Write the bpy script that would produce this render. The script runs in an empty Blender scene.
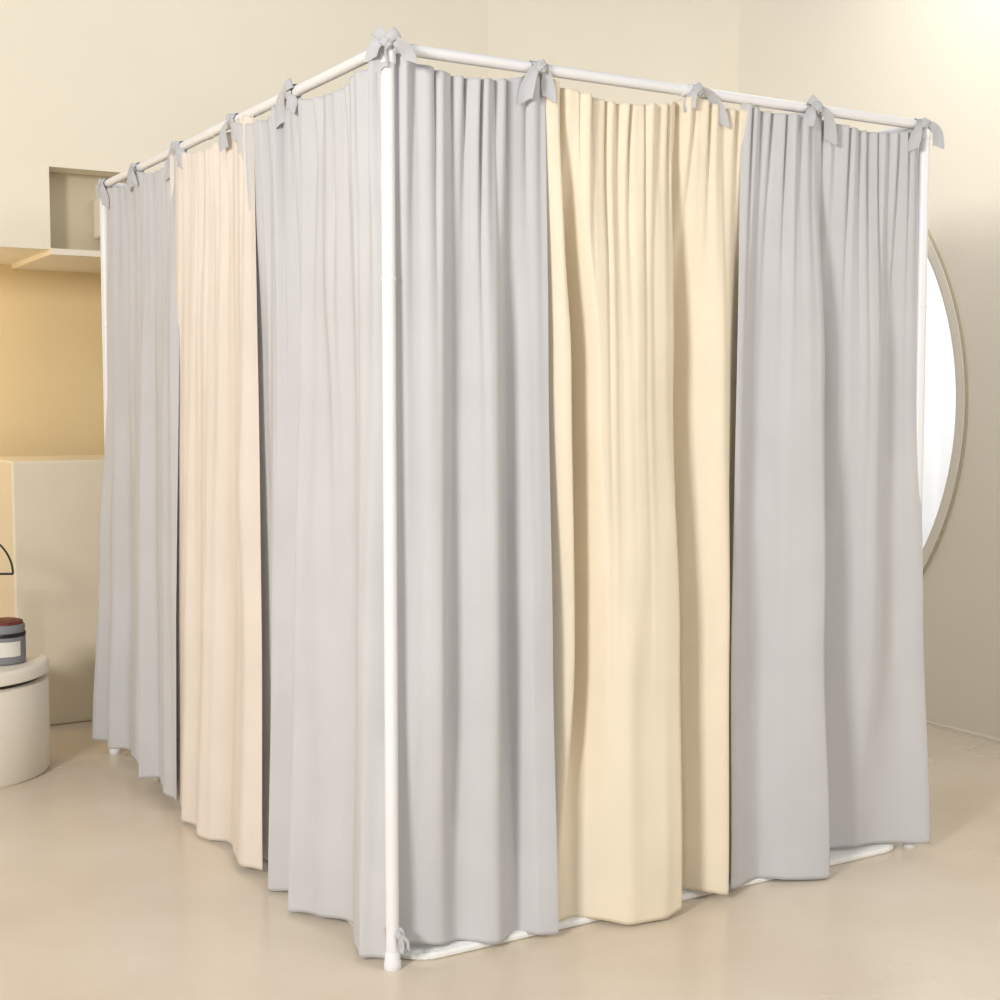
import bpy, bmesh, math, random
from mathutils import Vector, Matrix, noise
S=bpy.context.scene
S.view_settings.view_transform='Standard'
COL=S.collection
H=2.2; W=1.79; D=2.42

# ---------------------------------------------------------------- helpers
def lin(c):
    return tuple((x/255/12.92 if x/255<=0.04045 else ((x/255+0.055)/1.055)**2.4) for x in c)+(1,)
def new_mat(name):
    m=bpy.data.materials.new(name); m.use_nodes=True
    nt=m.node_tree; nt.nodes.clear()
    out=nt.nodes.new('ShaderNodeOutputMaterial')
    return m,nt,out
def simple(name,rgb,rough=0.5,var=0.04,scale=4,bump=0.0,bscale=60,metal=0,coat=0):
    m,nt,out=new_mat(name); N=nt.nodes; L=nt.links
    b=N.new('ShaderNodeBsdfPrincipled'); L.new(b.outputs[0],out.inputs[0])
    tc=N.new('ShaderNodeTexCoord'); nz=N.new('ShaderNodeTexNoise'); nz.inputs['Scale'].default_value=scale; nz.inputs['Detail'].default_value=5
    L.new(tc.outputs['Object'],nz.inputs['Vector'])
    r=N.new('ShaderNodeValToRGB'); c=lin(rgb)
    r.color_ramp.elements[0].position=.3; r.color_ramp.elements[1].position=.7
    r.color_ramp.elements[0].color=tuple(x*(1-var) for x in c[:3])+(1,)
    r.color_ramp.elements[1].color=tuple(min(1,x*(1+var)) for x in c[:3])+(1,)
    L.new(nz.outputs['Fac'],r.inputs['Fac']); L.new(r.outputs[0],b.inputs['Base Color'])
    b.inputs['Roughness'].default_value=rough; b.inputs['Metallic'].default_value=metal
    if coat: b.inputs['Coat Weight'].default_value=coat
    if bump:
        n2=N.new('ShaderNodeTexNoise'); n2.inputs['Scale'].default_value=bscale; n2.inputs['Detail'].default_value=6
        L.new(tc.outputs['Object'],n2.inputs['Vector'])
        bp=N.new('ShaderNodeBump'); bp.inputs['Strength'].default_value=bump; bp.inputs['Distance'].default_value=.01
        L.new(n2.outputs['Fac'],bp.inputs['Height']); L.new(bp.outputs[0],b.inputs['Normal'])
    return m
def fabric(name,rgb,trans=0.3,tcol=None):
    m,nt,out=new_mat(name); N=nt.nodes; L=nt.links
    tc=N.new('ShaderNodeTexCoord')
    nz=N.new('ShaderNodeTexNoise'); nz.inputs['Scale'].default_value=5; nz.inputs['Detail'].default_value=4
    L.new(tc.outputs['Object'],nz.inputs['Vector'])
    r=N.new('ShaderNodeValToRGB'); c=lin(rgb)
    r.color_ramp.elements[0].position=.3; r.color_ramp.elements[1].position=.7
    r.color_ramp.elements[0].color=tuple(x*.97 for x in c[:3])+(1,)
    r.color_ramp.elements[1].color=tuple(min(1,x*1.03) for x in c[:3])+(1,)
    L.new(nz.outputs['Fac'],r.inputs['Fac'])
    w=N.new('ShaderNodeTexNoise'); w.inputs['Scale'].default_value=450
    L.new(tc.outputs['Object'],w.inputs['Vector'])
    bp=N.new('ShaderNodeBump'); bp.inputs['Strength'].default_value=.2; bp.inputs['Distance'].default_value=.001
    L.new(w.outputs['Fac'],bp.inputs['Height'])
    b=N.new('ShaderNodeBsdfPrincipled'); b.inputs['Roughness'].default_value=.7
    b.inputs['Specular IOR Level'].default_value=.3
    L.new(r.outputs[0],b.inputs['Base Color']); L.new(bp.outputs[0],b.inputs['Normal'])
    t=N.new('ShaderNodeBsdfTranslucent'); t.inputs['Color'].default_value=lin(tcol or rgb)
    mx=N.new('ShaderNodeMixShader'); mx.inputs[0].default_value=trans
    L.new(b.outputs[0],mx.inputs[1]); L.new(t.outputs[0],mx.inputs[2]); L.new(mx.outputs[0],out.inputs[0])
    return m
def obj(name,verts,faces,mat=None,smooth=False,parent=None,loc=(0,0,0)):
    me=bpy.data.meshes.new(name); me.from_pydata([tuple(v) for v in verts],[],faces); me.update()
    bm=bmesh.new(); bm.from_mesh(me); bmesh.ops.recalc_face_normals(bm,faces=bm.faces); bm.to_mesh(me); bm.free()
    o=bpy.data.objects.new(name,me); COL.objects.link(o); o.location=loc
    if mat: me.materials.append(mat)
    if smooth:
        for p in me.polygons: p.use_smooth=True
    if parent: o.parent=parent
    return o
def box(name,lo,hi,mat,parent=None,bev=0.0,seg=3):
    x0,y0,z0=lo; x1,y1,z1=hi
    c=Vector(((x0+x1)/2,(y0+y1)/2,(z0+z1)/2))
    v=[Vector(p)-c for p in [(x0,y0,z0),(x1,y0,z0),(x1,y1,z0),(x0,y1,z0),(x0,y0,z1),(x1,y0,z1),(x1,y1,z1),(x0,y1,z1)]]
    f=[(0,3,2,1),(4,5,6,7),(0,1,5,4),(1,2,6,5),(2,3,7,6),(3,0,4,7)]
    o=obj(name,v,f,mat,parent=parent,loc=c)
    if bev:
        m=o.modifiers.new('b','BEVEL'); m.width=bev; m.segments=seg
        for p in o.data.polygons: p.use_smooth=True
        m2=o.modifiers.new('w','WEIGHTED_NORMAL')
    return o
def lathe(name,prof,mat,loc=(0,0,0),n=64,parent=None):
    vs=[];fs=[]
    for r,z in prof:
        for i in range(n):
            a=2*math.pi*i/n; vs.append((r*math.cos(a),r*math.sin(a),z))
    for j in range(len(prof)-1):
        for i in range(n):
            fs.append((j*n+i,j*n+(i+1)%n,(j+1)*n+(i+1)%n,(j+1)*n+i))
    fs.append(tuple(range(n-1,-1,-1))); fs.append(tuple((len(prof)-1)*n+i for i in range(n)))
    o=obj(name,vs,fs,mat,smooth=True,parent=parent,loc=loc)
    e=o.modifiers.new('e','EDGE_SPLIT'); e.split_angle=math.radians(50)
    return o
def tube(name,pts,r,mat,parent=None,n=16,closed=False):
    pts=[Vector(p) for p in pts]; vs=[];fs=[]; up=None
    m=len(pts)
    for i,p in enumerate(pts):
        a=pts[i-1] if (i>0 or closed) else p; b=pts[(i+1)%m] if (i<m-1 or closed) else p
        t=(b-a).normalized()
        if up is None:
            up=Vector((0,0,1)) if abs(t.z)<.9 else Vector((1,0,0))
        s=t.cross(up).normalized(); up=s.cross(t).normalized()
        rr=r[i] if isinstance(r,(list,tuple)) else r
        for k in range(n):
            an=2*math.pi*k/n; vs.append(p+s*math.cos(an)*rr+up*math.sin(an)*rr)
    for i in range(m-1+(1 if closed else 0)):
        for k in range(n):
            a=i*n; b=((i+1)%m)*n
            fs.append((a+k,a+(k+1)%n,b+(k+1)%n,b+k))
    if not closed:
        fs.append(tuple(range(n-1,-1,-1))); fs.append(tuple((m-1)*n+k for k in range(n)))
    o=obj(name,vs,fs,mat,smooth=True,parent=parent)
    e=o.modifiers.new('e','EDGE_SPLIT'); e.split_angle=math.radians(50)
    return o
def empty(name,loc=(0,0,0)):
    e=bpy.data.objects.new(name,None); COL.objects.link(e); e.location=loc; return e

# ---------------------------------------------------------------- materials
M_wall=simple('wall_plaster_cream',(244,237,223),.85,.015,1.5,.08,40)
M_wallL=simple('wall_plaster_back',(237,229,212),.85,.015,1.5,.08,40)
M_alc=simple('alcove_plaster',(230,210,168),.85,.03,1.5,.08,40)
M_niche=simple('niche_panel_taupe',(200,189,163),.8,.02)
M_plinth=simple('plinth_paint',(236,226,204),.6,.02)
M_white=simple('white_powdercoat',(232,232,235),.35,.01)
M_trim=simple('trim_white',(240,234,222),.5,.01)
M_mat=simple('white_quilt_cotton',(236,236,234),.9,.03,20,.3,90)
M_gray=fabric('gray_polyester',(209,209,212),.16)
M_cream=fabric('cream_polyester',(246,236,216),.2,(247,233,206))
M_pink=fabric('blush_cream_polyester',(240,231,222),.2,(241,230,216))
M_black=simple('black_metal',(18,17,16),.4,.0)
M_can=simple('gray_label_paper',(128,130,136),.6,.05,30)
M_lab=simple('white_label',(225,222,215),.6,.02)
M_red=simple('dark_red_wax',(105,40,32),.5,.3,60,.5,90)
def floor_mat():
    m,nt,out=new_mat('polished_microcement'); N=nt.nodes; L=nt.links
    b=N.new('ShaderNodeBsdfPrincipled'); L.new(b.outputs[0],out.inputs[0])
    tc=N.new('ShaderNodeTexCoord')
    n1=N.new('ShaderNodeTexNoise'); n1.inputs['Scale'].default_value=.8; n1.inputs['Detail'].default_value=6; n1.inputs['Roughness'].default_value=.55
    L.new(tc.outputs['Object'],n1.inputs['Vector'])
    r=N.new('ShaderNodeValToRGB'); E=r.color_ramp.elements
    E[0].position=.3; E[0].color=lin((207,191,169)); E[1].position=.72; E[1].color=lin((230,220,205))
    L.new(n1.outputs['Fac'],r.inputs['Fac']); L.new(r.outputs[0],b.inputs['Base Color'])
    n2=N.new('ShaderNodeTexNoise'); n2.inputs['Scale'].default_value=2; n2.inputs['Detail'].default_value=4
    L.new(tc.outputs['Object'],n2.inputs['Vector'])
    mr=N.new('ShaderNodeMapRange'); mr.inputs['To Min'].default_value=.16; mr.inputs['To Max'].default_value=.34
    L.new(n2.outputs['Fac'],mr.inputs['Value']); L.new(mr.outputs[0],b.inputs['Roughness'])
    bp=N.new('ShaderNodeBump'); bp.inputs['Strength'].default_value=.04; bp.inputs['Distance'].default_value=.01
    L.new(n2.outputs['Fac'],bp.inputs['Height']); L.new(bp.outputs[0],b.inputs['Normal'])
    return m
M_floor=floor_mat()

# ---------------------------------------------------------------- room
XR=3.12; HW=3.5
box('floor',(-4.6,-5.0,-.1),(3.3,4.0,0),M_floor)
cy,cz,R=2.25,1.36,1.3; YE=2.39; YO=2.34
def rwall():
    vs=[];fs=[]
    def q(*p):
        b=len(vs); vs.extend(p); fs.append(tuple(range(b,b+len(p))))
    x0,x1=XR,XR+.16
    for x in (x0,x1):
        q((x,-5,0),(x,cy-R,0),(x,cy-R,HW),(x,-5,HW))
        q((x,YO,0),(x,YE+.1,0),(x,YE+.1,HW),(x,YO,HW))
    n=60; prev=None
    amax=math.acos((cy-YO)/R)
    for i in range(n+1):
        a=amax*i/n; y=cy-R*math.cos(a); h=R*math.sin(a)
        if prev:
            y0,h0=prev
            for x in (x0,x1):
                q((x,y0,0),(x,y,0),(x,y,cz-h),(x,y0,cz-h0))
                q((x,y0,cz+h0),(x,y,cz+h),(x,y,HW),(x,y0,HW))
            for sg in (1,-1):
                q((x0,y0,cz+sg*h0),(x0,y,cz+sg*h),(x1,y,cz+sg*h),(x1,y0,cz+sg*h0))
        prev=(y,h)
    y,h=prev
    q((x0,y,cz-h),(x0,y,cz+h),(x1,y,cz+h),(x1,y,cz-h))
    q((x0,-5,0),(x1,-5,0),(x1,-5,HW),(x0,-5,HW))
    o=obj('wall_right',vs,fs,M_wall)
    bm=bmesh.new(); bm.from_mesh(o.data); bmesh.ops.remove_doubles(bm,verts=bm.verts,dist=1e-5); bmesh.ops.recalc_face_normals(bm,faces=bm.faces); bm.to_mesh(o.data); bm.free()
rwall()
win=empty('window_1',(XR+.08,1.6,cz))
def P(o):
    o.parent=win; o.matrix_parent_inverse=Matrix.Translation(-Vector(win.location)); return o
am=math.acos((cy-YO)/R)
arc=[(-am+2*am*i/120) for i in range(121)]
def arcband(name,r0,r1,x0,x1,mat):
    vs=[];fs=[]
    for a in arc:
        c,s=math.cos(a),math.sin(a)
        for (x,r) in ((x0,r0),(x0,r1),(x1,r1),(x1,r0)):
            vs.append((x,cy-r*c,cz+r*s))
    for i in range(len(arc)-1):
        for k in range(4):
            fs.append((i*4+k,i*4+(k+1)%4,(i+1)*4+(k+1)%4,(i+1)*4+k))
    return P(obj(name,vs,fs,mat))
M_rim=simple('window_rim_taupe',(192,182,162),.5,.01)
arcband('rim_outer',R+.004,R+.012,XR-.012,XR+.01,M_rim)
arcband('rim_face',R-.03,R+.004,XR-.018,XR+.01,M_trim)
arcband('rim_inner',R-.05,R-.030,XR-.004,XR+.16,M_trim)
m,nt,out=new_mat('sheer_voile'); N=nt.nodes; L=nt.links
t=N.new('ShaderNodeBsdfTranslucent'); t.inputs[0].default_value=(.80,.81,.82,1)
d=N.new('ShaderNodeBsdfDiffuse'); d.inputs[0].default_value=(.85,.86,.87,1)
tr=N.new('ShaderNodeBsdfTransparent')
m1=N.new('ShaderNodeMixShader'); m1.inputs[0].default_value=.5; L.new(t.outputs[0],m1.inputs[1]); L.new(d.outputs[0],m1.inputs[2])
m2=N.new('ShaderNodeMixShader'); m2.inputs[0].default_value=.12; L.new(m1.outputs[0],m2.inputs[1]); L.new(tr.outputs[0],m2.inputs[2]); L.new(m2.outputs[0],out.inputs[0])
M_sheer=m
vs=[];fs=[];ny=300
for i in range(ny+1):
    y=.8+1.6*i/ny; x=XR+.27+.045*math.sin(y*62)+.02*math.sin(y*27)
    vs+= [(x,y,.02),(x,y,2.75)]
for i in range(ny): fs.append((2*i,2*i+2,2*i+3,2*i+1))
P(obj('sheer_curtain',vs,fs,M_sheer,smooth=True))
def vwall(name,a,b,z0,z1,mat,th=.12):
    a=Vector((a[0],a[1],0)); b=Vector((b[0],b[1],0)); d=(b-a).normalized(); n=Vector((-d.y,d.x,0))*th
    c=(a+b)/2
    v=[a,b,b+n,a+n]; vs=[Vector((p.x,p.y,z0))-c for p in v]+[Vector((p.x,p.y,z1))-c for p in v]
    f=[(0,3,2,1),(4,5,6,7),(0,1,5,4),(1,2,6,5),(2,3,7,6),(3,0,4,7)]
    return obj(name,vs,f,mat,loc=c)
vwall('wall_back_right',(XR+.02,2.38),(2.25,2.85),0,HW,M_wallL,-.12)
vwall('wall_back_return',(2.25,2.85),(2.05,3.0),0,HW,M_wallL,-.12)
YB=3.0; ZB=2.01; XN=-.065; ZN=2.35
back=empty('wall_back',(-1,YB,2.7))
def BP(o): o.parent=back; o.matrix_parent_inverse=Matrix.Translation(-Vector(back.location)); return o
BP(box('upper_wall',(-4.6,YB,ZN),(2.1,YB+.8,HW),M_wallL))
BP(box('beam_left',(-4.6,YB,ZB),(XN,YB+.8,ZN),M_wallL))
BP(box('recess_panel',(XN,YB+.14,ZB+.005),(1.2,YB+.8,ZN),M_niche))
BP(box('lower_pier',(1.2,YB,0),(2.1,YB+.8,ZN),M_wallL))
BP(box('alcove_back',(-4.6,YB+.75,0),(1.2,YB+.85,ZB),M_alc))
BP(box('alcove_ceiling_lip',(XN,YB,ZB-.02),(1.2,YB+.8,ZB+.005),M_wallL))
box('wall_left',(-4.7,-5,0),(-4.6,4.0,HW),M_wallL)
vwall('baseboard_right',(XR,-5),(XR,2.38),0,.012,M_trim,.01)
sp=empty('wall_speaker',(.2,YB+.1,2.17))
o=box('speaker_case',(.15,YB+.02,2.08),(.33,YB+.14,2.25),M_trim,bev=.01); o.parent=sp; o.matrix_parent_inverse=Matrix.Translation(-Vector(sp.location))

box('display_plinth',(-.240,YB+.02,0),(.9,YB+.6,1.13),M_plinth,bev=.012)

TC=(-.575,2.44)
tb=empty('drum_side_table',(TC[0],TC[1],0))
dz=.03
lathe('drum_body',[(.315,0),(.325,.012),(.325,.30+dz),(.322,.315+dz),(.30,.32+dz)],M_trim,parent=tb)
lathe('shadow_gap',[(.295,.318+dz),(.295,.335+dz)],M_black,parent=tb)
lathe('drum_top',[(.318,.335+dz),(.328,.341+dz),(.328,.372+dz),(.322,.382+dz),(.31,.386+dz),(.30,.380+dz)],M_trim,parent=tb)
tn=empty('candle_tin',(-.415,2.37,.381+dz))
lathe('tin_body',[(.07,0),(.075,.004),(.075,.10)],M_can,parent=tn)
lathe('tin_band',[(.0755,.10),(.0765,.103),(.0765,.112),(.0755,.115)],M_black,parent=tn)
lathe('tin_neck',[(.073,.115),(.074,.14),(.07,.145)],M_can,parent=tn)
lathe('tin_fill',[(.069,.144),(.066,.156),(.05,.161),(.02,.163)],M_red,parent=tn)
vs=[];fs=[]
for i in range(13):
    a=math.radians(-115+60*i/12)
    for z in (.03,.085): vs.append((.0762*math.cos(a),.0762*math.sin(a),z))
for i in range(12): fs.append((2*i,2*i+2,2*i+3,2*i+1))
obj('tin_label',vs,fs,M_lab,smooth=True,parent=tn)
al=empty('arc_table_lamp',(-.48,2.60,.386+dz))
rx=Vector((.8558,-.5173,0)); zc=.305
pts=[rx*(.155*math.cos(a))+Vector((0,0,zc+.155*math.sin(a))) for a in [math.pi*i/40 for i in range(41)]]
tube('arc_hoop',pts,.004,M_black,parent=al)
tube('arc_bar',[rx*-.155+Vector((0,0,zc)),rx*.155+Vector((0,0,zc))],.0045,M_black,parent=al)
tube('stem',[(0,0,.01),(0,0,zc)],.006,M_black,parent=al)
lathe('base',[(.06,0),(.06,.008),(.055,.012),(.01,.014)],M_black,parent=al)

# ---------------------------------------------------------------- canopy frame
fr=empty('canopy_frame',(0,0,0))
r=.0160
for i,(x,y) in enumerate([(0,0),(W,0),(0,D),(W,D)]):
    tube('post_%d'%(i+1),[(x,y,.02),(x,y,H-.005)],r,M_white,parent=fr)
    lathe('foot_%d'%(i+1),[(.0195,0),(.021,.003),(.021,.018),(.019,.022),(.0185,.04),(.0165,.043)],M_white,loc=(x,y,0),parent=fr,n=32)
    lathe('joint_%d'%(i+1),[(.0162,0),(.0172,.002),(.0172,.010),(.0162,.012)],M_white,loc=(x,y,1.66),parent=fr,n=32)
    lathe('corner_%d'%(i+1),[(.018,-.04),(.0195,-.036),(.0195,.012),(.016,.017)],M_white,loc=(x,y,H),parent=fr,n=32)
rr=.0145
for i,(a,b) in enumerate([((0,0),(W,0)),((0,0),(0,D)),((W,0),(W,D)),((0,D),(W,D))]):
    tube('rail_%d'%(i+1),[(a[0],a[1],H),(b[0],b[1],H)],rr,M_white,parent=fr)
    c=((a[0]+b[0])/2,(a[1]+b[1])/2)
    d=Vector((b[0]-a[0],b[1]-a[1],0)).normalized()*.03
    tube('rail_sleeve_%d'%(i+1),[Vector((c[0],c[1],H))-d,Vector((c[0],c[1],H))+d],rr+.002,M_white,parent=fr)
def rmat():
    x0,y0,x1,y1,rc=.03,-.012,W-.02,D-.1,.10
    out_=[]
    for (cx_,cy_,a0) in ((x1-rc,y0+rc,-90),(x1-rc,y1-rc,0),(x0+rc,y1-rc,90),(x0+rc,y0+rc,180)):
        for k in range(9):
            a=math.radians(a0+90*k/8); out_.append((cx_+rc*math.cos(a),cy_+rc*math.sin(a),math.cos(a),math.sin(a)))
    lv=[(.006,.0),(0,.005),(0,.012),(.006,.018),(.02,.02)]
    vs=[];fs=[];n=len(out_); cxx,cyy=(x0+x1)/2,(y0+y1)/2
    for ins,z in lv:
        for (x,y,nx,ny) in out_: vs.append((x-nx*ins-cxx,y-ny*ins-cyy,z))
    for j in range(len(lv)-1):
        for i in range(n): fs.append((j*n+i,j*n+(i+1)%n,(j+1)*n+(i+1)%n,(j+1)*n+i))
    fs.append(tuple(range(n))); fs.append(tuple((len(lv)-1)*n+i for i in range(n)))
    obj('floor_mat',vs,fs,M_mat,smooth=False,loc=(cxx,cyy,0))
rmat()

# ---------------------------------------------------------------- curtains
def pch(xs,ys,x):
    n=len(xs)
    if x<=xs[0]: return ys[0]
    if x>=xs[-1]: return ys[-1]
    for i in range(n-1):
        if x<=xs[i+1]: break
    h=xs[i+1]-xs[i]
    if h<1e-6: return ys[i+1]
    def sl(j):
        if j==0 or j==n-1: return 0
        a=(ys[j]-ys[j-1])/max(1e-6,xs[j]-xs[j-1]); b=(ys[j+1]-ys[j])/max(1e-6,xs[j+1]-xs[j])
        return 0 if a*b<=0 else 2*a*b/(a+b)
    t=(x-xs[i])/h; m0=sl(i)*h; m1=sl(i+1)*h
    return (2*t**3-3*t**2+1)*ys[i]+(t**3-2*t**2+t)*m0+(-2*t**3+3*t**2)*ys[i+1]+(t**3-t**2)*m1
def curtain(name,origin,along,outward,top,bot,tracks,ties,hem,mat,seed,
            sag=.042,pleat=.0105,np_=None,coarse=.012,nc=None,nu=320,nv=200,pitch=.075,flare=.7,gpow=.8):
    rnd=random.Random(seed)
    A=Vector(along); O=Vector(outward); og=Vector(origin)
    wtop=abs(top[1]-top[0])
    np_=np_ or wtop/.044; nc=nc or wtop/.085
    ph=[rnd.uniform(0,6.28) for _ in range(8)]
    K=max(3,int(wtop/pitch)); folds=[]; tie=sorted(ties)
    for q in range(K):
        st=(q+.5+rnd.uniform(-.3,.3))/K; sb=st+rnd.uniform(-.6,.6)/K
        nt_=min(tie,key=lambda v:abs(v-st)); st=st+(nt_-st)*.28*gpow
        fade=0 if q%2==0 else rnd.uniform(.4,.9)
        folds.append((st,sb,rnd.uniform(.12,.24)/K,rnd.uniform(.35,.75)/K,rnd.uniform(.6,1.25)*coarse*(1 if rnd.random()<.8 else -.7),rnd.uniform(-.25,.3),fade))
    buck=[(rnd.uniform(.05,.95),rnd.uniform(.10,.9),rnd.uniform(-.7,.7),rnd.uniform(.018,.05)/wtop,rnd.uniform(.06,.18),rnd.uniform(-.006,.007)) for _ in range(int(20*wtop/.6))]
    vs=[];fs=[]
    hx=[h[0] for h in hem]; hz=[h[1] for h in hem]
    for j in range(nv+1):
        t=j/nv
        k=min(2,int(t*3)); f=t*3-k; f=f*f*(3-2*f)
        xs=[tr[k][0]*(1-f)+tr[k+1][0]*f for tr in tracks]
        ys=[tr[k][1]*(1-f)+tr[k+1][1]*f for tr in tracks]
        fl=1+flare*max(0,(t-.55)/.45)**2
        tt=t**.6
        FL=[(st+(sb-st)*tt+.012*math.sin(3*t+st*20), ws+(wb-ws)*t**.7, am*(.55+.75*min(1,t*1.4))*(1-fa*t)*fl, sk) for st,sb,ws,wb,am,sk,fa in folds]
        BK=[(bs+br*(t-bt)*.35, bw, ba*math.exp(-((t-bt)/bl)**2)) for bs,bt,br,bw,bl,ba in buck if abs(t-bt)<2.5*bl]
        for i in range(nu+1):
            s=i/nu
            a_t=top[0]+(top[1]-top[0])*s; a_b=bot[0]+(bot[1]-bot[0])*s
            e=t**.9
            al_=a_t*(1-e)+a_b*e
            zt=H-.004
            for q in range(len(tie)-1):
                if tie[q]<=s<=tie[q+1]:
                    w=(s-tie[q])/(tie[q+1]-tie[q]); zt-=sag*(tie[q+1]-tie[q])*wtop/.5*(4*w*(1-w))**.75
            dmin=min(abs(s-q)*wtop for q in tie)
            zb=pch(hx,hz,s)
            z=zt+(zb-zt)*t
            sw=s+.018*math.sin(s*9+ph[0]+t*1.2)+.012*noise.noise(Vector((s*7,t*2.2,seed)))
            a1=2*math.pi*np_*sw+ph[1]
            n1=math.sin(a1)+.45*math.sin(a1*1.63+ph[2])
            n1*=.5+.9*abs(noise.noise(Vector((s*np_*.5,3.3,seed*1.7))))
            n2=noise.noise(Vector((s*nc+.25*math.sin(t*2+ph[3]),t*.55+seed,seed*.37)))*1.6
            gath=math.exp(-dmin/.07)*math.exp(-t/.10)
            fine=pleat*(math.exp(-t/(.07+.12*abs(noise.noise(Vector((s*np_*.35,7.7,seed))))*2))*1.25+.08*(1-t)**2)
            fd=0; dd=0
            for c_,w_,am_,sk in FL:
                x=(s-c_)/w_
                if abs(x)<3.2:
                    w2=1+sk*math.tanh(x*1.5); g=math.exp(-(x/w2)**2); fd+=am_*g; dd+=-am_*x*g
            for c_,w_,am_ in BK:
                x=(s-c_)/w_
                if abs(x)<2.5: fd+=am_*math.exp(-x*x)
            o_=pch(xs,ys,s)+fine*n1*(1+.5*gath)+fd+coarse*.5*(.3+.7*t)*n2*fl
            o_=o_*(1-.5*gath)
            da=-.35*fine*math.cos(a1)+.6*dd*(.3+.7*t)
            edge=min(s,1-s)*wtop; da*=min(1,edge/.03)
            zz=z-(.25*fd*t**6 if t>.6 else 0)
            pnt=og+A*(al_+da)+O*o_; vs.append((pnt.x,pnt.y,max(.004,zz)))
    for j in range(nv):
        for i in range(nu):
            b=j*(nu+1)+i; fs.append((b,b+1,b+nu+2,b+nu+1))
    c=Vector((sum(v[0] for v in vs)/len(vs),sum(v[1] for v in vs)/len(vs),1.1))
    vs=[(v[0]-c.x,v[1]-c.y,v[2]-c.z) for v in vs]
    o=obj(name,vs,fs,mat,smooth=True,loc=c)
    sm=o.modifiers.new('thick','SOLIDIFY'); sm.thickness=.0022; sm.offset=0
    return o
def tr(*a):
    return [(a[0],a[1]),(a[2],a[3]),(a[4],a[5]),(a[6],a[7])]
def sc(tracks,k,last):
    if not isinstance(last,tuple): last=(last,)*4
    return [[(s*k,o) for s,o in t] for t in tracks]+[[(1,l) for l in last]]
XA,YO_=(1,0,0),(0,-1,0)
curtain('gray_curtain',(0,.0,0),XA,YO_,(.020,.435),(.020,.450),[
  tr(0,.0, 0,-.02, 0,-.03, 0,-.05),
  tr(.10,.004,.12,.0,.14,.0,.12,-.03),
  tr(.26,.01,.24,.020,.24,.025,.26,-.005),
  tr(.40,.0,.38,-.018,.36,-.025,.40,-.03),
  tr(.58,.010,.60,.022,.60,.028,.62,.02),
  tr(.78,-.006,.76,-.030,.76,-.040,.80,-.015),
  tr(.90,.006,.89,.010,.89,.025,.90,.04),
  tr(1,.008,1,.02,1,.035,1,.055)],[0,.93],
  [(0,.05),(.3,.03),(1,.012)],M_gray,3,coarse=.010,sag=.055,pitch=.10,flare=.3)
curtain('cream_curtain',(0,.0,0),XA,YO_,(.425,1.16),(.445,1.12),sc([
  tr(0,.0,0,-.03,0,-.045,0,-.02),
  tr(.05,.012,.10,.035,.13,.020,.06,-.0),
  tr(.09,-.015,.17,-.090,.205,-.080,.14,-.0),
  tr(.15,.014,.24,.03,.28,.035,.30,.06),
  tr(.32,.0,.42,.035,.45,.060,.50,.10),
  tr(.50,.014,.58,.03,.60,.075,.60,.10),
  tr(.60,.005,.66,-.01,.65,.045,.645,.07),
  tr(.64,-.015,.695,-.10,.68,-.11,.68,-.10),
  tr(.74,.01,.78,-.03,.76,-.03,.76,-.0),
  tr(.86,.0,.88,.025,.90,.045,.90,.06),
  tr(1,.0,1,-.02,1,-.03,1,-.03)],.905,-.05),[.0,.655,1.0],
  [(0,.02),(.45,.008),(.63,.03),(1,.015)],M_cream,11,coarse=.010,sag=.055,pitch=.11,flare=.2)
curtain('gray_curtain',(0,.0,0),XA,YO_,(1.075,1.765),(1.035,1.815),[
  tr(0,.004,0,.01,0,.01,0,.03),
  tr(.12,-.004,.12,-.022,.14,-.02,.16,.01),
  tr(.24,.010,.24,.014,.26,.022,.27,.05),
  tr(.36,.012,.375,.05,.39,.07,.405,.09),
  tr(.40,-.004,.415,.03,.425,.04,.435,.06),
  tr(.44,-.010,.455,-.06,.455,-.075,.460,-.07),
  tr(.56,.008,.58,-.005,.61,-.02,.63,-.045),
  tr(.70,-.006,.72,.020,.75,.02,.78,-.015),
  tr(.85,.008,.86,-.020,.88,-.008,.90,.015),
  tr(1,.0,1,.0,1,.02,1,.05)],[.0,.38,1.0],
  [(0,.02),(.42,.008),(.52,.04),(1,.025)],M_gray,23,coarse=.011,pitch=.11,flare=.2)
YA,XO=(0,1,0),(-1,0,0)
curtain('gray_curtain',(0,0,0),YA,XO,(.020,.98),(.020,.99),sc([
  tr(0,.0,0,-.03,0,-.04,0,.0),
  tr(.12,.006,.12,.0,.12,.01,.12,.02),
  tr(.30,.0,.30,-.01,.30,-.005,.30,.02),
  tr(.45,.006,.45,.015,.45,.03,.45,.04),
  tr(.62,.0,.62,-.01,.62,-.005,.62,.015),
  tr(.8,.0,.82,.01,.81,.015,.80,.02),
  tr(.9,-.0,.9,-.02,.9,-.03,.9,-.035)],.9,(0,-.03,-.045,-.055)),[0,.57,.99],
  [(0,.02),(.6,.015),(.73,.02),(.82,.04),(1,.05)],M_gray,31,coarse=.024,pleat=.012,np_=19,pitch=.095,flare=.3)
curtain('blush_curtain',(0,0,0),YA,XO,(.835,1.64),(.765,1.80),sc([
  tr(0,.006,0,.01,0,.012,0,.02),
  tr(.3,.0,.3,.0,.3,.005,.3,.02),
  tr(.6,.006,.6,.02,.6,.02,.6,.03),
  tr(.85,.0,.85,-.0,.85,-.0,.85,-.0)],.9,(-.005,-.025,-.03,-.04)),[.19,.82,.99],
  [(0,.03),(.5,.015),(1,.035)],M_pink,41,coarse=.020,np_=16,pitch=.095,flare=.5)
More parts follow.
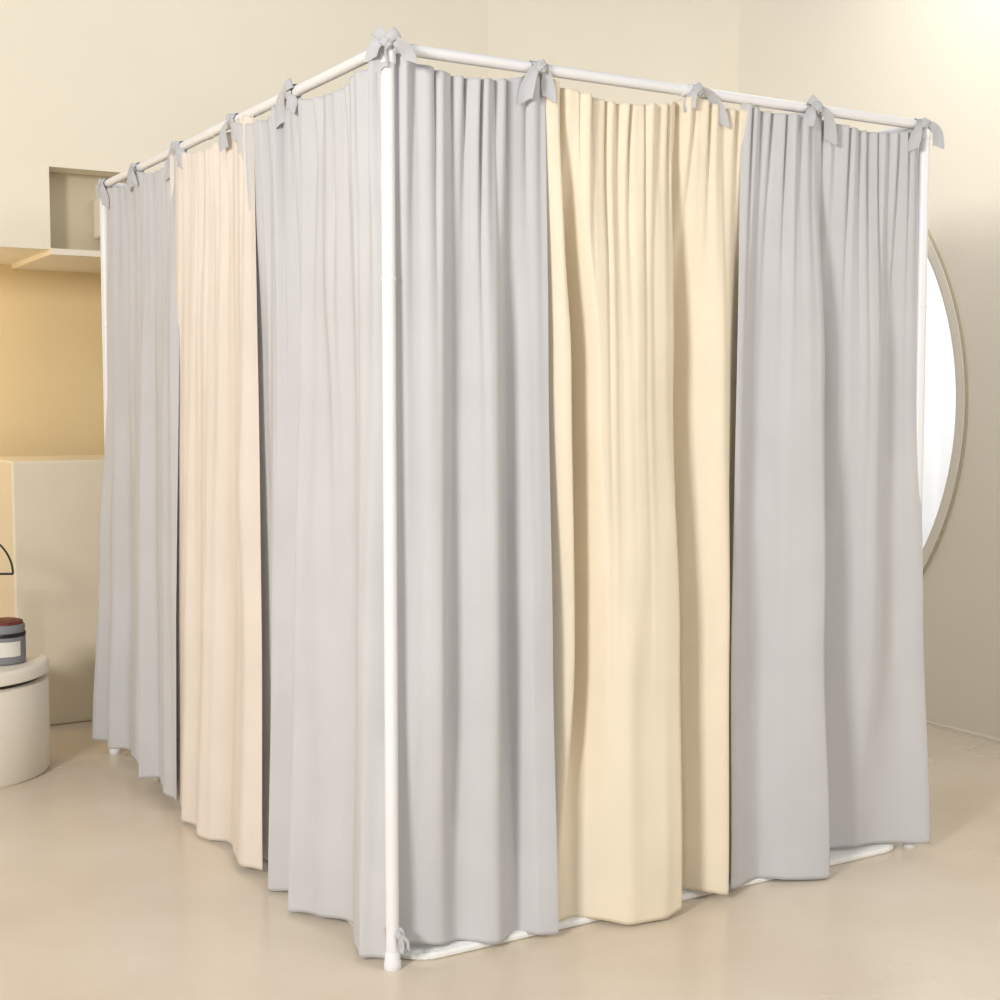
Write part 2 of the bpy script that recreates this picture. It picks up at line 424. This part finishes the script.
curtain('gray_curtain',(0,0,0),YA,XO,(1.50,2.37),(1.535,2.42),[
  tr(0,.004,0,.008,0,.008,0,.008),
  tr(.2,.0,.2,.012,.2,.02,.2,.02),
  tr(.6,.006,.6,.01,.6,.02,.6,.04),
  tr(.8,.006,.8,.01,.8,.03,.8,.06),
  tr(1,.0,1,.01,1,.05,1,.08)],[0,.53,1.0],
  [(0,.05),(.5,.06),(1,.065)],M_gray,53,coarse=.024,np_=18,pitch=.095,flare=.4)
flat=lambda a:[tr(0,0,0,a,0,a,0,a),tr(.5,0,.5,0,.5,0,.5,0),tr(1,0,1,a,1,a,1,a)]
curtain('gray_curtain',(W,0,0),YA,(1,0,0),(.03,1.2),(.08,1.2),flat(.0),[0,.4,.7,1],[(0,.03),(1,.04)],M_gray,61,nu=160,nv=80)
curtain('gray_curtain',(W,0,0),YA,(1,0,0),(1.21,2.39),(1.21,2.38),flat(.0),[0,.4,.7,1],[(0,.03),(1,.04)],M_gray,62,nu=160,nv=80)
curtain('gray_curtain',(0,D,0),XA,(0,1,0),(.03,.9),(.04,.9),flat(.0),[0,.5,1],[(0,.03),(1,.04)],M_gray,63,nu=140,nv=80)
curtain('gray_curtain',(0,D,0),XA,(0,1,0),(.91,1.76),(.91,1.75),flat(.0),[0,.5,1],[(0,.03),(1,.04)],M_gray,64,nu=140,nv=80)

# ---------------------------------------------------------------- ties (knotted ribbons)
M_tie=fabric('tie_ribbon_gray',(199,200,204),.15)
def ribbon(bm,pts,wd,widths,cup=.25):
    prev=None
    for p,d,w in zip(pts,wd,widths):
        d=Vector(d).normalized(); p=Vector(p)
        row=[bm.verts.new(p+d*w*k+ (Vector((0,0,1)).cross(d) if abs(d.z)<.9 else Vector((0,1,0)))*(cup*w*(1-4*k*k))) for k in (-.5,-.25,0,.25,.5)]
        if prev:
            for i in range(4): bm.faces.new((prev[i],prev[i+1],row[i+1],row[i]))
        prev=row
def knot(name,pos,along,outward,size=1.0,seed=0,loops=0,tails=((-.5,1.0),(.6,.9)),rad=None):
    rnd=random.Random(seed); A=Vector(along); O=Vector(outward); Z=Vector((0,0,1))
    pos=Vector(pos); bm=bmesh.new(); rad=(rad or rr)+.003
    for off in (-.008,.006):
        pts=[];wd=[];ws=[]
        for i in range(25):
            a=2*math.pi*i/24
            pts.append((O*math.cos(a)+Z*math.sin(a))*(rad+.002*rnd.random()) + A*(off+.006*math.sin(a+off*200))); wd.append(A+O*.1); ws.append(.020*size)
        ribbon(bm,pts,wd,ws)
    c=O*(rad+.003)+Z*(.003)
    res=bmesh.ops.create_icosphere(bm,subdivisions=3,radius=1)
    for v in res['verts']:
        n=v.co.copy(); k=1+.3*math.sin(n.x*6+seed)*math.cos(n.z*7+seed)
        v.co=c+A*n.x*.012*size*k+O*n.y*.010*size*k+Z*n.z*.014*size*k
    for (side,ln) in tails:
        L_=.12*size*ln; n=18; tw=rnd.uniform(-.3,.3)
        pts=[];wd=[];ws=[]; p=c.copy()
        for i in range(n+1):
            u=i/n
            dv=(A*side*(1.3-1.0*u)-Z*(.15+1.25*u)+Z*(.35*abs(side)*(1-u)**3)).normalized()
            if i: p=p+dv*(L_/n)+O*(.0011*math.cos(u*5+tw*6))
            perp=(Z*dv.dot(A)-A*dv.dot(Z)).normalized()
            pts.append(p.copy()); wd.append(perp+O*(.7*math.sin(tw*3+2.2*u)))
            ws.append(size*(.010+.024*min(1,u*1.5)**.8))
        ribbon(bm,pts,wd,ws,.18)
        bm.verts.ensure_lookup_table()
        for k in range(5):
            v=bm.verts[len(bm.verts)-5+k]; v.co+=dv*(.006*size*(k-2)*(1 if side>0 else -1))
    for q in range(loops):
        side=(-1,1)[q%2]
        ang=math.radians(rnd.uniform(15,50)); dv=A*side*math.cos(ang)+Z*math.sin(ang)
        Lp=.036*size*rnd.uniform(.8,1.1)
        pv=(Z*math.cos(ang)-A*side*math.sin(ang))
        pts=[];wd=[];ws=[]
        for i in range(21):
            a=2*math.pi*i/20
            pts.append(c+dv*Lp*(1-math.cos(a))*.5+O*(.008*math.sin(a))); wd.append(pv+O*.25); ws.append(size*(.010+.016*math.sin(a/2)))
        ribbon(bm,pts,wd,ws)
    me=bpy.data.meshes.new(name); bm.to_mesh(me); bm.free()
    o=bpy.data.objects.new(name,me); COL.objects.link(o); o.location=pos; me.materials.append(M_tie)
    for p in me.polygons: p.use_smooth=True
    m=o.modifiers.new('s','SOLIDIFY'); m.thickness=.0015
    m=o.modifiers.new('ss','SUBSURF'); m.levels=1; m.render_levels=2
    o.parent=fr
    return o
knot('tie_1',(0.0,0,H+.004),(.8558,-.5173,0),(-.5173,-.8558,0),1.1,1,2,((-.8,.45),(1.1,.6),(-.15,.5)),rad=.02)
knot('tie_2',(.412,0,H),XA,YO_,1.1,2,0,((-.35,.8),(.25,.65)))
knot('tie_3',(.905,0,H),XA,YO_,1.05,3,0,((-.3,.5),(1.0,1.1)))
knot('tie_4',(1.335,0,H),XA,YO_,1.1,4,1,((-.5,.6),(.5,.9)))
knot('tie_5',(1.765,0,H),XA,YO_,1.05,5,0,((-.4,.8),(.9,.8)))
knot('tie_6',(0,.56,H),YA,XO,1.1,6,1,((-.3,.5),(.5,.8)))
knot('tie_7',(0,.99,H),YA,XO,1.05,7,0,((-.3,.6),(.4,.8)))
knot('tie_8',(0,1.50,H),YA,XO,1.25,8,0,((-.6,.7),(.6,.9)))
knot('tie_9',(0,1.97,H),YA,XO,1.0,9,0,((-.3,.6),(.4,.7)))
knot('tie_10',(0,2.38,H),YA,XO,1.1,10,0,((-.3,.8),(.5,.5)))
for i,(x,y) in enumerate([(W,.5),(W,1.2),(W,1.9)]): knot('tie_%d'%(11+i),(x,y,H),YA,(1,0,0),1.1,20+i)
for i,(x,y) in enumerate([(.5,D),(.9,D),(1.35,D)]): knot('tie_%d'%(14+i),(x,y,H),XA,(0,1,0),1.1,30+i)
knot('tie_17',(0,0,.085),(.8558,-.5173,0),(.2,-.9,0),.6,12,0,((.1,.6),(.5,.6)),rad=.016)

# ---------------------------------------------------------------- lights
w=bpy.data.worlds.new('World'); S.world=w; w.use_nodes=True
bg=w.node_tree.nodes['Background']; bg.inputs[0].default_value=(.99,.99,.99,1); bg.inputs[1].default_value=.48
def area(name,loc,target,size,power,col,sy=None,spread=None):
    l=bpy.data.lights.new(name,'AREA'); l.energy=power; l.color=col; l.size=size
    if sy: l.shape='RECTANGLE'; l.size_y=sy
    if spread: l.spread=math.radians(spread)
    o=bpy.data.objects.new(name,l); COL.objects.link(o); o.location=loc
    o.rotation_euler=(Vector(target)-Vector(loc)).to_track_quat('-Z','Y').to_euler(); return o
area('window_daylight',(4.4,1.4,1.9),(1.8,1.2,.8),2.2,75,(1,.98,.95))
area('softbox_key',(-4.1,-2.3,2.7),(.7,.3,1.1),.9,205,(1,.98,.945))
area('front_fill_right',(2.2,-4.3,3.0),(2.9,0,1.1),1.2,48,(1,.975,.93))  # fill light added to lift the right wall, no real fixture here
area('wall_fill_right',(2.35,.6,3.45),(3.0,.6,0.3),1.0,11,(1,.97,.9))  # added unseen fill that brightens the right wall, not a ceiling fixture
area('wall_fill_back',(.4,1.2,3.45),(.4,3.0,2.0),1.6,6,(1,.97,.9))  # invented overhead fill, only there to brighten the back wall
def point(name,loc,p,col,r_=.08):
    l=bpy.data.lights.new(name,'POINT'); l.energy=p; l.color=col; l.shadow_soft_size=r_
    o=bpy.data.objects.new(name,l); COL.objects.link(o); o.location=loc
point('alcove_downlight',(-.7,YB+.35,1.8),6,(1,.76,.44),.15)

# ---------------------------------------------------------------- camera
c=bpy.data.cameras.new('camera'); cam=bpy.data.objects.new('camera',c); COL.objects.link(cam); S.camera=cam
c.sensor_width=36; c.lens=1384.76*36/1000; c.clip_start=.05
cam.location=(-1.47426,-2.94633,1.37632)
yaw,pitch=1.027357,-.0706118
F=Vector((math.cos(yaw)*math.cos(pitch),math.sin(yaw)*math.cos(pitch),math.sin(pitch)))
cam.rotation_euler=F.to_track_quat('-Z','Y').to_euler()
